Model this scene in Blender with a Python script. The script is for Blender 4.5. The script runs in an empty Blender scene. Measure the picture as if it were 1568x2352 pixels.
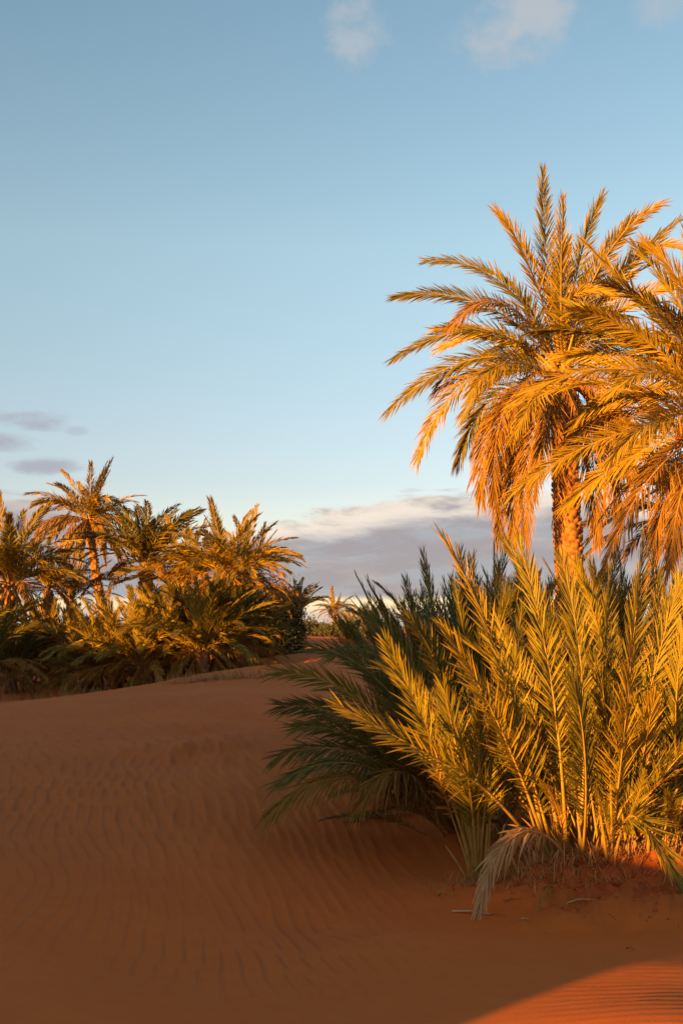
import bpy, math
import numpy as np
from mathutils import Vector, Matrix

R = math.radians
SC = bpy.context.scene
COL = SC.collection

# ------------------------------------------------------------------ camera
CAMZ, FPX, PITCH = 1.7, 1138.0, math.atan(117 / 1138)
cam_d = bpy.data.cameras.new('camera')
cam = bpy.data.objects.new('camera', cam_d)
COL.objects.link(cam)
cam_d.sensor_fit = 'VERTICAL'
cam_d.sensor_height = 36
cam_d.lens = 40
cam_d.clip_end = 6000
cam.location = (0, 0, CAMZ)
cam.rotation_euler = (R(90) + PITCH, 0, 0)
SC.camera = cam

# ------------------------------------------------------------------ light
SUN_EL, SUN_PHI = R(8.5), R(42)        # sun low, behind the camera and to its left
SX, SY = -math.sin(SUN_PHI), -math.cos(SUN_PHI)
sun_d = bpy.data.lights.new('sun', 'SUN')
sun = bpy.data.objects.new('sun', sun_d)
COL.objects.link(sun)
sun_d.energy = 5.0
sun_d.angle = R(0.5)
sun_d.color = (1.0, 0.49, 0.06)
tosun = Vector((SX * math.cos(SUN_EL), SY * math.cos(SUN_EL), math.sin(SUN_EL)))
sun.rotation_euler = tosun.to_track_quat('Z', 'Y').to_euler()
sun.location = tosun * 60

W = bpy.data.worlds.new('World')
SC.world = W
W.use_nodes = True
wt = W.node_tree
wt.nodes.clear()


class NT:
    """small node helper"""
    def __init__(s, t):
        s.t = t

    def n(s, typ, **kw):
        nd = s.t.nodes.new(typ)
        for k, v in kw.items():
            setattr(nd, k, v)
        return nd

    def set(s, inp, v):
        if isinstance(v, bpy.types.NodeSocket):
            s.t.links.new(v, inp)
        elif isinstance(v, (tuple, list)) and len(v) == 3 and inp.type == 'RGBA':
            inp.default_value = (*v, 1)
        else:
            inp.default_value = v

    def m(s, op, a, b=0.0, c=0.0, clamp=False):
        nd = s.n('ShaderNodeMath', operation=op, use_clamp=clamp)
        for i, v in enumerate((a, b, c)):
            s.set(nd.inputs[i], v)
        return nd.outputs[0]

    def step(s, v, lo, hi, o0=0.0, o1=1.0):
        nd = s.n('ShaderNodeMapRange', interpolation_type='SMOOTHSTEP')
        for i, x in enumerate((v, lo, hi, o0, o1)):
            s.set(nd.inputs[i], x)
        return nd.outputs[0]

    def mix(s, f, a, b, blend='MIX'):
        nd = s.n('ShaderNodeMix', data_type='RGBA', blend_type=blend)
        s.set(nd.inputs[0], f)
        s.set(nd.inputs[6], a)
        s.set(nd.inputs[7], b)
        return nd.outputs[2]

    def noise(s, vec, scale, detail=3.0, rough=0.5, dist=0.0):
        nd = s.n('ShaderNodeTexNoise')
        s.set(nd.inputs['Vector'], vec)
        s.set(nd.inputs['Scale'], scale)
        s.set(nd.inputs['Detail'], detail)
        s.set(nd.inputs['Roughness'], rough)
        s.set(nd.inputs['Distortion'], dist)
        return nd.outputs['Fac']

    def ramp(s, v, stops):
        nd = s.n('ShaderNodeValToRGB')
        e = nd.color_ramp.elements
        while len(e) < len(stops):
            e.new(0.5)
        for i, (p, c) in enumerate(stops):
            e[i].position = p
            e[i].color = (c, c, c, 1) if isinstance(c, (int, float)) else (*c, 1)
        s.set(nd.inputs[0], v)
        nd.color_ramp.interpolation = 'LINEAR'
        return nd.outputs[0]

    def comb(s, x, y, z=0.0):
        nd = s.n('ShaderNodeCombineXYZ')
        for i, v in enumerate((x, y, z)):
            s.set(nd.inputs[i], v)
        return nd.outputs[0]


w = NT(wt)
sky = w.n('ShaderNodeTexSky', sky_type='NISHITA')
sky.sun_disc = False
sky.sun_elevation = SUN_EL
sky.sun_rotation = math.atan2(tosun.x, tosun.y)
sky.altitude = 700
sky.air_density = 1.0
sky.dust_density = 0.4
sky.ozone_density = 1.0
SKYSTR = 0.066
tc = w.n('ShaderNodeTexCoord')
sep = w.n('ShaderNodeSeparateXYZ')
wt.links.new(tc.outputs['Generated'], sep.inputs[0])
dx, dy, dz = sep.outputs
az = w.m('ARCTAN2', dx, dy)                 # 0 = where the camera looks, right positive
el = w.m('ARCSINE', dz)
eld = w.m('MULTIPLY', el, 57.2958)
azd = w.m('MULTIPLY', az, 57.2958)
# clear-sky tint: deeper and cooler above, milky and pale towards the horizon (all round)
tint = w.ramp(w.m('DIVIDE', eld, 30.0, clamp=True), [(0.0, (1.00, .83, .84)), (.24, (.99, .85, .87)), (.63, (1.34, 1.27, 1.10)), (1.0, (1.20, 1.25, 1.12))])
skyc = w.mix(1.0, sky.outputs[0], tint, 'MULTIPLY')
# clouds (values are in sky units, before the background strength)
vec = w.comb(w.m('MULTIPLY', azd, 0.10), w.m('MULTIPLY', eld, 0.42))
n1 = w.noise(vec, 1.3, 5, 0.55)
n2 = w.noise(w.comb(w.m('MULTIPLY', azd, 0.22), w.m('MULTIPLY', eld, 0.9), 3.1), 1.0, 5, 0.6, 0.4)
topline = w.noise(w.comb(w.m('MULTIPLY', azd, 0.085), 7.3), 1.0, 3, 0.5)
# outline of the cloud bank where it is seen, wandering with the noise all round the horizon
line = w.ramp(w.m('DIVIDE', w.m('ADD', azd, 30.0), 60.0), [(0.0, .60), (.215, .70), (.27, .64), (.31, .50), (.37, .47), (.42, .50), (.48, .60), (.56, .68), (.68, .71), (1.0, .58)])
top = w.m('ADD', w.m('MULTIPLY', line, 10.0), w.m('MULTIPLY', w.m('SUBTRACT', topline, 0.5), 1.6))
edge = w.m('SUBTRACT', top, w.m('ADD', eld, w.m('MULTIPLY', w.m('SUBTRACT', n2, 0.5), 2.2)))
bankm = w.m('MULTIPLY', w.step(edge, -0.1, 0.55), w.step(w.m('ADD', eld, w.m('MULTIPLY', w.m('SUBTRACT', n1, 0.5), 0.8)), 1.35, 1.75))
lowm = w.m('MULTIPLY', w.step(eld, -0.2, 0.3), w.m('MULTIPLY', w.step(w.m('ADD', eld, w.m('MULTIPLY', n2, 0.7)), 1.5, 1.1), 0.55))
WARM = (4.6, 3.95, 3.3)
GREY = (1.75, 1.58, 1.72)
BLUEG = (1.9, 1.95, 2.15)
rim = w.m('MULTIPLY', w.m('MULTIPLY', w.step(azd, -14, -6, .35, 1.0), w.step(edge, 1.9, 0.5)), w.step(w.m('ADD', n1, w.m('MULTIPLY', n2, 0.5)), 0.55, 0.78))
bankc = w.mix(w.step(n2, 0.42, 0.62), GREY, BLUEG)
bankc = w.mix(w.m('MULTIPLY', w.step(n1, 0.5, 0.68), 0.45), bankc, (2.9, 2.4, 2.2))
bankc = w.mix(w.m('MULTIPLY', rim, 0.95), bankc, WARM)
c = w.mix(w.m('MULTIPLY', w.step(eld, 2.2, 0.3), 0.75), skyc, (4.0, 3.4, 2.6))
c = w.mix(lowm, c, (2.5, 2.2, 2.25))
c = w.mix(w.m('MULTIPLY', bankm, 0.94), c, bankc)
# loose cloudlets: a few low ones to the left, thin wisps overhead, more of them round the rest of the sky
n3 = w.noise(w.comb(w.m('MULTIPLY', azd, 0.30), w.m('MULTIPLY', eld, 0.8), 9.0), 1.0, 4, 0.55)
n4 = w.noise(w.comb(w.m('MULTIPLY', azd, 0.30), w.m('MULTIPLY', eld, 0.40), 5.5), 1.0, 5, 0.6)


def blob(a0, e0, wa, we, nz, amp=0.9):
    x_ = w.m('DIVIDE', w.m('SUBTRACT', azd, a0), wa)
    y_ = w.m('DIVIDE', w.m('SUBTRACT', eld, e0), we)
    d_ = w.m('ADD', w.m('MULTIPLY', x_, x_), w.m('MULTIPLY', y_, y_))
    return w.step(w.m('SUBTRACT', w.m('SUBTRACT', 1.0, d_), w.m('MULTIPLY', w.m('SUBTRACT', nz, 0.5), -amp * 5)), -0.15, 1.5)


for (a0, e0, wa, we, o_) in ((-15.6, 10.2, 2.2, .55, .75), (-16.6, 8.9, 2.0, .5, .8), (-15.0, 7.95, 1.9, .55, .8), (-13.2, 9.7, .6, .3, .4),
                             (-40, 9.5, 5, .9, .7), (-70, 8.0, 7, 1.2, .7), (38, 9.0, 5, .9, .7), (75, 10.5, 8, 1.3, .7), (130, 9, 9, 1.5, .7), (-120, 10, 9, 1.4, .7)):
    c = w.mix(w.m('MULTIPLY', blob(a0, e0, wa, we, n3), o_), c, (1.95, 1.95, 2.3))
for (a0, e0, wa, we, o_) in ((.9, 29.0, 1.8, 1.9, .75), (9.6, 29.2, 4.0, 2.5, .85), (16.5, 29.4, 2.0, 1.6, .5), (5, 35, 9, 3, .5),
                             (-28, 33, 7, 3, .5), (45, 30, 8, 3, .5), (-75, 35, 9, 3.5, .5), (95, 33, 9, 3, .5), (150, 35, 10, 3, .5), (-140, 32, 9, 3, .5)):
    c = w.mix(w.m('MULTIPLY', blob(a0, e0, wa, we, n4), o_), c, (2.45, 2.6, 2.8))
bg = w.n('ShaderNodeBackground')
wt.links.new(c, bg.inputs[0])
bg.inputs[1].default_value = SKYSTR
wo = w.n('ShaderNodeOutputWorld')
wt.links.new(bg.outputs[0], wo.inputs[0])

SC.view_settings.view_transform = 'Standard'
SC.view_settings.look = 'None'
SC.view_settings.exposure = 1.65
SC.view_settings.gamma = 1
SC.view_settings.use_curve_mapping = False
SC.cycles.max_bounces = 6
SC.cycles.transparent_max_bounces = 4


# ------------------------------------------------------------------ helpers
def ray(u, v):
    """direction (per metre of y) through a point of the photograph, 1568-wide coordinates"""
    k = 682 / 1568
    X, Y = (u * k - 341) / FPX, -(v * k - 512) / FPX
    fy, fz = math.cos(PITCH) - Y * math.sin(PITCH), math.sin(PITCH) + Y * math.cos(PITCH)
    return np.array([X / fy, 1.0, fz / fy])


def pt(u, v, d):
    return ray(u, v) * d + np.array([0, 0, CAMZ])


def sm(a, b, x):
    t = np.clip((x - a) / (b - a), 0, 1)
    return t * t * (3 - 2 * t)


def vnoise(x, y, seed=0):
    xi, yi = np.floor(x), np.floor(y)
    xf, yf = x - xi, y - yi
    def h(a, b):
        q = np.sin(a * 127.1 + b * 311.7 + seed * 74.7) * 43758.5453
        return q - np.floor(q)
    ux, uy = xf * xf * (3 - 2 * xf), yf * yf * (3 - 2 * yf)
    a, b, c_, d_ = h(xi, yi), h(xi + 1, yi), h(xi, yi + 1), h(xi + 1, yi + 1)
    return (a * (1 - ux) + b * ux) * (1 - uy) + (c_ * (1 - ux) + d_ * ux) * uy - 0.5


def fbm(x, y, seed=0, o=4):
    s, a = 0, 1.0
    for i in range(o):
        s = s + a * vnoise(x * 2 ** i, y * 2 ** i, seed + i * 13)
        a *= 0.5
    return s


def mesh_tri(name, V, F, smooth=False, tone=None):
    me = bpy.data.meshes.new(name)
    V = np.asarray(V, dtype=np.float32)
    F = np.asarray(F, dtype=np.int32)
    k = F.shape[1]
    me.vertices.add(len(V))
    me.vertices.foreach_set('co', V.ravel())
    me.loops.add(F.size)
    me.loops.foreach_set('vertex_index', F.ravel())
    me.polygons.add(len(F))
    me.polygons.foreach_set('loop_start', np.arange(0, F.size, k, dtype=np.int32))
    me.polygons.foreach_set('loop_total', np.full(len(F), k, dtype=np.int32))
    if smooth:
        me.polygons.foreach_set('use_smooth', np.ones(len(F), dtype=bool))
    if tone is not None:
        at = me.attributes.new('tone', 'FLOAT_COLOR', 'POINT')
        at.data.foreach_set('color', np.asarray(tone, dtype=np.float32).ravel())
    me.update()
    return me


def link(name, data, parent=None, loc=(0, 0, 0), mat=None, label=None, cat=None, group=None, kind=None):
    o = bpy.data.objects.new(name, data)
    COL.objects.link(o)
    o.location = loc
    if parent is not None:
        o.parent = parent
    if mat is not None and not data.materials:
        data.materials.append(mat)
    for k, v in (('label', label), ('category', cat), ('group', group), ('kind', kind)):
        if v:
            o[k] = v
    return o


def thing(name, label, cat, loc, group=None):
    return link(name, None, loc=loc, label=label, cat=cat, group=group)


# ------------------------------------------------------------------ terrain
CP = [(0, 2352, 4.55), (500, 2352, 4.8), (900, 2352, 4.95), (1150, 2352, 4.75), (1300, 2352, 4.55), (1568, 2352, 4.3),
      (0, 2100, 6.2), (0, 1850, 9.5), (0, 1700, 15), (0, 1640, 19), (200, 1612, 20.5), (400, 1588, 23), (560, 1562, 25),
      (700, 1566, 25), (620, 1511, 42), (690, 1463, 75), (760, 1490, 60), (560, 1532, 33), (620, 1600, 19),
      (400, 1750, 12), (700, 1750, 12.3), (300, 2000, 7.6), (600, 2000, 8.3), (600, 1850, 10.3), (800, 1900, 10.2),
      (1000, 1980, 9.5), (900, 2060, 8.1), (1000, 1860, 11.5), (900, 2100, 7.0), (1090, 1985, 9.1), (1300, 2000, 9.2), (1500, 1995, 9.0),
      (1200, 2130, 7.6), (1500, 2175, 7.0), (1568, 2222, 5.9), (1400, 2260, 5.5), (1200, 2310, 5.1), (1000, 2200, 6.2),
      (500, 2150, 6.3), (700, 2250, 5.65), (850, 2000, 8.95), (720, 2090, 7.45)]
cps = [pt(*a) for a in CP]
cps += [np.array(a, float) for a in [
    (0, 0, 0.05), (-3, 1, 0.3), (3, 1, 0.05), (0, -4, 0.1), (0, 2.5, 0.03), (-2.5, 3.5, 0.25), (2.5, 3.5, 0.08),
    (5, 6, 0.0), (5, 9, -0.1), (7, 14, 0.0), (8, 22, 0.1), (15, 30, 0.3), (4, 16, 0.0), (4, 30, 0.2), (-6, 8, 0.5),
    (-12, 12, 0.6), (-22, 24, 0.5), (-13, 32, -0.4), (-9, 33, -0.45), (-5.5, 36, -0.4), (-18, 38, -0.5), (-12, 44, -0.4),
    (-6, 46, 0.0), (-7, 28, 0.0), (-10.2, 30, -0.35), (0, 60, 0.7), (8, 60, 0.4), (-20, 60, 0), (0, 90, 0.9), (0, 120, 0.6),
    (40, 90, 0.6), (-50, 90, 0), (60, 40, 0.5), (-60, 40, 0.5), (20, -5, 0.2), (-10, -6, 0.2), (0, -20, 0.3), (30, -30, 0.4),
    (-40, -20, 0.3), (-4.0, 70, 1.2)]]
cps = np.array(cps)


def _u(r2):
    return 0.5 * r2 * np.log(r2 + 1e-9)


def _tps(c):
    n = len(c)
    d2 = ((c[:, None, :2] - c[None, :, :2]) ** 2).sum(-1)
    K = _u(d2) + np.eye(n) * 0.04
    P = np.hstack([np.ones((n, 1)), c[:, :2]])
    A = np.zeros((n + 3, n + 3))
    A[:n, :n], A[:n, n:], A[n:, :n] = K, P, P.T
    return np.linalg.solve(A, np.concatenate([c[:, 2], np.zeros(3)]))


TW = _tps(cps)
# unseen dune behind the camera: heights set for its shade, across the sunlight
RS = [-70, -55, -45, -38, -33, -29, -24, -19, -14, -11, -9, -7.8, -6.4, -5.3, -4.7, -3.8, -3.22, -2.81, -2.45, 0, 8, 30]
RH = [11.0, 11.0, 9.4, 6.9, 5.55, 5.6, 6.3, 6.0, 6.1, 6.2, 6.0, 5.3, 3.9, 2.85, 2.68, 2.66, 2.68, 2.15, 1.5, 0.6, 0.5, 0.5]
RT = -10.0


def ground(x, y):
    x = np.atleast_1d(np.asarray(x, float))
    y = np.atleast_1d(np.asarray(y, float))
    out = np.zeros(x.shape)
    for i in range(0, len(x), 40000):
        a, b = x[i:i + 40000], y[i:i + 40000]
        d2 = (a[:, None] - cps[None, :, 0]) ** 2 + (b[:, None] - cps[None, :, 1]) ** 2
        out[i:i + 40000] = _u(d2) @ TW[:len(cps)] + TW[-3] + TW[-2] * a + TW[-1] * b
    r = np.hypot(x, y)
    # hollow between the two near dune faces
    qx, qy = np.clip(((x + 0.7) * 1.6 + (y - 6.3) * 3.4) / (1.6 ** 2 + 3.4 ** 2), 0, 1) * 1.6 - 0.7, np.clip(((x + 0.7) * 1.6 + (y - 6.3) * 3.4) / (1.6 ** 2 + 3.4 ** 2), 0, 1) * 3.4 + 6.3
    out = out - 0.13 * np.exp(-((x - qx) ** 2 + ((y - qy) * .8) ** 2) / 0.75)
    far = sm(70, 150, r)
    out = np.clip(out, -1.5, 2.5) * (1 - far) + far * (0.3 + 1.2 * vnoise(x / 60, y / 60, 4) * sm(150, 400, r) * 0.7)
    s = x * math.cos(SUN_PHI) - y * math.sin(SUN_PHI)
    t = x * math.sin(SUN_PHI) + y * math.cos(SUN_PHI)
    h = np.interp(s, RS, RH) + 0.05 * vnoise(s / 2.3, t / 4, 9) + 0.06 * vnoise(s / 0.5, t / 2, 12) + 1.5 * sm(-22, -27, s) * sm(-52, -46, s) * vnoise(s / 1.1, t / 3, 14)
    prof = np.exp(-((t - RT) / 3.6) ** 2)
    out = out + np.maximum(h - 0.25, 0) * prof * sm(-110, -70, s)
    return out


def gz(x, y):
    return float(ground(x, y)[0])


def ripple(x, y, lam, ang, spread, seed, n=14):
    rg = np.random.default_rng(seed)
    z = np.zeros(x.shape, complex)
    for i in range(n):
        k = 2 * math.pi / (lam * (1 + 0.11 * rg.normal()))
        a = ang + spread * rg.normal()
        z += np.exp(1j * (k * (x * math.cos(a) + y * math.sin(a)) + rg.uniform(0, 6.28)))
    ph = np.angle(z)
    amp = np.clip(np.abs(z) / 3.0, 0.15, 1.0)
    # asymmetric crest
    return amp * (np.cos(ph) * 0.75 + 0.25 * np.cos(2 * ph + 0.9))


RIPPLE_SHADE = {}


def relief(x, y):
    r = np.hypot(x, y)
    gate = sm(60, 25, r)
    left = sm(0.9, -0.3, x - 0.05 * (y - 6))
    wob = 0.25 * fbm(x * 0.5, y * 0.3, 3, 2)
    a = ripple(x + wob, y + 0.3 * wob, 0.115, 0.20, 0.09, 5)
    b = ripple(x + wob, y, 0.22, 0.35, 0.12, 8)
    c_ = ripple(x, y, 0.12, 1.15, 0.12, 11)
    band = sm(4.6, 6.4, y)
    patchy = 0.35 + 0.65 * sm(-0.25, 0.2, fbm(x * 0.35, y * 0.22, 21, 2))
    z = left * band * patchy * sm(16, 9, y) * a * 0.0095
    RIPPLE_SHADE['v'] = np.clip(left * band * patchy * sm(18, 9, y) * np.maximum(a, 0) + 0.5 * sm(1.5, 0.2, x) * sm(6.5, 10, y) * sm(30, 22, y) * patchy * np.maximum(b, 0), 0, 1) ** 2.0
    z += sm(1.5, 0.2, x) * sm(6.5, 10, y) * sm(40, 22, y) * patchy * b * 0.010
    z += sm(0.2, 1.3, x) * sm(6.6, 5.6, y) * c_ * 0.0019 * (0.4 + 1.2 * sm(-.3, .3, fbm(x * .9, y * .9, 23, 2)))
    z += sm(0.3, -0.5, x) * sm(5.6, 4.6, y) * c_ * 0.0012
    z += 0.05 * fbm(x * 0.35, y * 0.25, 31, 3) * sm(4, 9, r)
    # footprints and scuffs along the upper slope
    sc = np.exp(-(((x + 1.6 + (y - 14) * 0.10) / 1.1) ** 2)) * sm(11, 12.5, y) * sm(20, 16, y)
    z += sc * 0.10 * fbm(x * 2.2, y * 1.1, 41, 3)
    # loose crusted soil in front of the right hand clumps
    m = mound(x, y)
    z += m * 0.09
    z += m * (0.17 * fbm(x * 3.0, y * 3.0, 51, 4) + 0.09 * np.abs(fbm(x * 10, y * 10, 57, 3)))
    # dug edge on the path, rocky crust far back
    far = np.exp(-((y - 29) / 2.5) ** 2) * np.exp(-((x + 2.6) / 2.6) ** 2)
    z += far * 0.14 * fbm(x * 1.8, y * 1.8, 61, 4)
    return z * gate


def mound(x, y):
    e = ((x - 3.1) / 2.0) ** 2 + ((y - 8.35) / 0.95) ** 2
    return sm(1.25, 0.6, e + 0.6 * fbm(x * 1.7, y * 1.7, 71, 3))


th = np.concatenate([np.arange(-180, -24, 3.0), np.arange(-24, -18.6, 0.5), np.arange(-18.6, 18.6, 0.095), np.arange(18.6, 24, 0.5), np.arange(24, 180, 3.0)])
th = np.radians(th)
rr = [0.02]
while rr[-1] < 3600:
    q = rr[-1]
    rr.append(q * (1.6 if q < 1 else 1.12 if q < 3.4 else 1.0075 if q < 13 else 1.012 if q < 32 else 1.03 if q < 130 else 1.12))
rr = np.array(rr)
TH, RR = np.meshgrid(th, rr)
gx, gy = (RR * np.sin(TH)).ravel(), (RR * np.cos(TH)).ravel()
gz_ = ground(gx, gy) + relief(gx, gy)
ripple_shade = RIPPLE_SHADE['v'].copy()
soil = mound(gx, gy)
n_t, n_r = len(th), len(rr)
idx = np.arange(n_t * n_r).reshape(n_r, n_t)
a_ = idx[:-1, :]
b_ = idx[1:, :]
Fq = np.stack([a_, np.roll(a_, -1, 1), np.roll(b_, -1, 1), b_], -1).reshape(-1, 4)[:, ::-1]
Vg = np.column_stack([gx, gy, gz_])


def mat_new(name):
    m = bpy.data.materials.new(name)
    m.use_nodes = True
    m.node_tree.nodes.clear()
    return m, NT(m.node_tree)


def principled(h, m, color, rough=0.8, spec=0.3, normal=None, trans=None):
    p = h.n('ShaderNodeBsdfPrincipled')
    h.set(p.inputs['Base Color'], color)
    h.set(p.inputs['Roughness'], rough)
    h.set(p.inputs['Specular IOR Level'], spec)
    if normal is not None:
        h.set(p.inputs['Normal'], normal)
    out = h.n('ShaderNodeOutputMaterial')
    sh = p.outputs[0]
    if trans:
        tr = h.n('ShaderNodeBsdfTranslucent')
        h.set(tr.inputs[0], trans[1])
        mx = h.n('ShaderNodeMixShader')
        mx.inputs[0].default_value = trans[0]
        m.node_tree.links.new(sh, mx.inputs[1])
        m.node_tree.links.new(tr.outputs[0], mx.inputs[2])
        sh = mx.outputs[0]
    m.node_tree.links.new(sh, out.inputs[0])


def bump(h, height, strength, dist):
    b = h.n('ShaderNodeBump')
    h.set(b.inputs['Height'], height)
    b.inputs['Strength'].default_value = strength
    b.inputs['Distance'].default_value = dist
    return b.outputs[0]


m_sand, h = mat_new('sand')
geo = h.n('ShaderNodeNewGeometry')
pos = geo.outputs['Position']
f1 = h.noise(pos, 0.6, 4, 0.6)
f2 = h.noise(pos, 9.0, 3, 0.6)
f3 = h.noise(pos, 420.0, 2, 0.7)
colr = h.mix(h.step(f1, 0.3, 0.7), (0.60, 0.130, 0.021), (0.66, 0.150, 0.026))
colr = h.mix(h.m('MULTIPLY', h.step(f2, 0.35, 0.75), 0.18), colr, (0.46, 0.09, 0.025))
colr = h.mix(h.m('MULTIPLY', h.step(f3, 0.50, 0.72), 0.35), colr, (0.36, 0.075, 0.024))
att = h.n('ShaderNodeAttribute', attribute_name='tone')
spc = h.n('ShaderNodeSeparateColor')
m_sand.node_tree.links.new(att.outputs['Color'], spc.inputs[0])
# ripple crests coloured darker to deepen the shading of the ripples
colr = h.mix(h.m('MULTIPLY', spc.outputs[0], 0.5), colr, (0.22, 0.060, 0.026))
# crusted, damper soil of the bank under the bushes
colr = h.mix(h.m('MULTIPLY', spc.outputs[1], h.step(h.noise(pos, 7.0, 4, 0.65), 0.25, 0.7, 0.35, 0.8)), colr, (0.30, 0.078, 0.022))
principled(h, m_sand, colr, 0.9, 0.1, bump(h, f3, 0.35, 0.004))
g = link('ground', mesh_tri('ground', Vg, Fq, smooth=True, tone=np.column_stack([ripple_shade, soil, ripple_shade, np.ones(len(ripple_shade))])), mat=m_sand, kind='structure', label='rippled orange desert sand running back between the palms')

# ------------------------------------------------------------------ plant materials
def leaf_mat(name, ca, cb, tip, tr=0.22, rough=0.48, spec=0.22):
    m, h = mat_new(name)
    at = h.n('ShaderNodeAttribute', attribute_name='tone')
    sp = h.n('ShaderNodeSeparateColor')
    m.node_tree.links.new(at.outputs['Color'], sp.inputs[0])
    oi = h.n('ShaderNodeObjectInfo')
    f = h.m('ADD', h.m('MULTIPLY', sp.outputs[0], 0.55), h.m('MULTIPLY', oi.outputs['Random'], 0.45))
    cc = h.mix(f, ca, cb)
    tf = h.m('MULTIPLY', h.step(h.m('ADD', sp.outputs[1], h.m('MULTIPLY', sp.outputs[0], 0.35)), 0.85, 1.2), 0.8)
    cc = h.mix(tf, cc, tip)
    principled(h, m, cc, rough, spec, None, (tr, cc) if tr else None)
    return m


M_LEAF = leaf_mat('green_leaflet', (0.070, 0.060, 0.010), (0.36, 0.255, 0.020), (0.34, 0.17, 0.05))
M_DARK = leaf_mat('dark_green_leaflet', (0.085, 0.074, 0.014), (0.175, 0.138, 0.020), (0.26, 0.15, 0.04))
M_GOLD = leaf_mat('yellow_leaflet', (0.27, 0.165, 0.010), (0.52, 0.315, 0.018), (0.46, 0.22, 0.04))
M_GROVE = leaf_mat('grove_leaflet', (0.13, 0.098, 0.012), (0.36, 0.22, 0.020), (0.40, 0.19, 0.04))
M_DEAD = leaf_mat('dead_leaflet', (0.17, 0.078, 0.011), (0.37, 0.175, 0.022), (0.42, 0.21, 0.04), 0.12, 0.7, 0.2)
M_STRAW = leaf_mat('bleached_leaflet', (0.42, 0.195, 0.070), (0.58, 0.31, 0.125), (0.62, 0.36, 0.16), 0.12, 0.7, 0.2)


def plain(name, a, b, scale=30, rough=0.7, bs=0.4, bd=0.01):
    m, h = mat_new(name)
    tcn = h.n('ShaderNodeTexCoord')
    f = h.noise(tcn.outputs['Object'], scale, 4, 0.6)
    principled(h, m, h.mix(h.step(f, 0.3, 0.7), a, b), rough, 0.25, bump(h, f, bs, bd))
    return m


M_RIB = plain('green_rib', (0.28, 0.16, 0.030), (0.42, 0.24, 0.05), 12, 0.5, 0.1)
M_RIBD = plain('dead_rib', (0.30, 0.13, 0.03), (0.42, 0.20, 0.05), 14, 0.7, 0.2)
M_RIBS = plain('bleached_rib', (0.44, 0.22, 0.085), (0.60, 0.35, 0.16), 14, 0.7, 0.2)
M_BARK = plain('palm_bark', (0.15, 0.07, 0.035), (0.28, 0.13, 0.06), 9, 0.9, 0.8, 0.03)
M_BOOT = plain('leaf_base_stub', (0.26, 0.10, 0.030), (0.44, 0.19, 0.05), 7, 0.85, 0.6, 0.02)
M_DATE = plain('dates', (0.35, 0.07, 0.02), (0.55, 0.16, 0.04), 20, 0.4, 0.1)
M_GRASS = plain('dry_grass', (0.36, 0.145, 0.045), (0.52, 0.24, 0.08), 5, 0.8, 0.1)
M_CLOD = plain('crusted_sand', (0.46, 0.10, 0.020), (0.28, 0.068, 0.016), 25, 0.95, 0.6)
M_HILL = plain('hazed_hill', (0.20, 0.16, 0.17), (0.24, 0.19, 0.20), 0.02, 0.95, 0.0)  # bluish distance haze is put into the hill colour
M_SHRUB = leaf_mat('tamarisk_leaf', (0.045, 0.048, 0.022), (0.10, 0.085, 0.034), (0.2, 0.17, 0.1), 0.1, 0.7, 0.2)


# ------------------------------------------------------------------ fronds
def unit(a):
    return a / (np.linalg.norm(a, axis=-1, keepdims=True) + 1e-9)


def resample(P, n):
    d = np.concatenate([[0], np.cumsum(np.linalg.norm(np.diff(P, axis=0), axis=1))])
    t = np.linspace(0, d[-1], n)
    return np.column_stack([np.interp(t, d, P[:, i]) for i in range(3)]), d[-1]


def frames(P, sref, roll):
    T = unit(np.gradient(P, axis=0))
    S = np.cross(T, sref)
    S = unit(S - (S * T).sum(1, keepdims=True) * T)
    N = np.cross(S, T)
    if roll is not None:
        c, s = np.cos(roll)[:, None], np.sin(roll)[:, None]
        S, N = S * c + N * s, N * c - S * s
    return T, S, N


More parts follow.
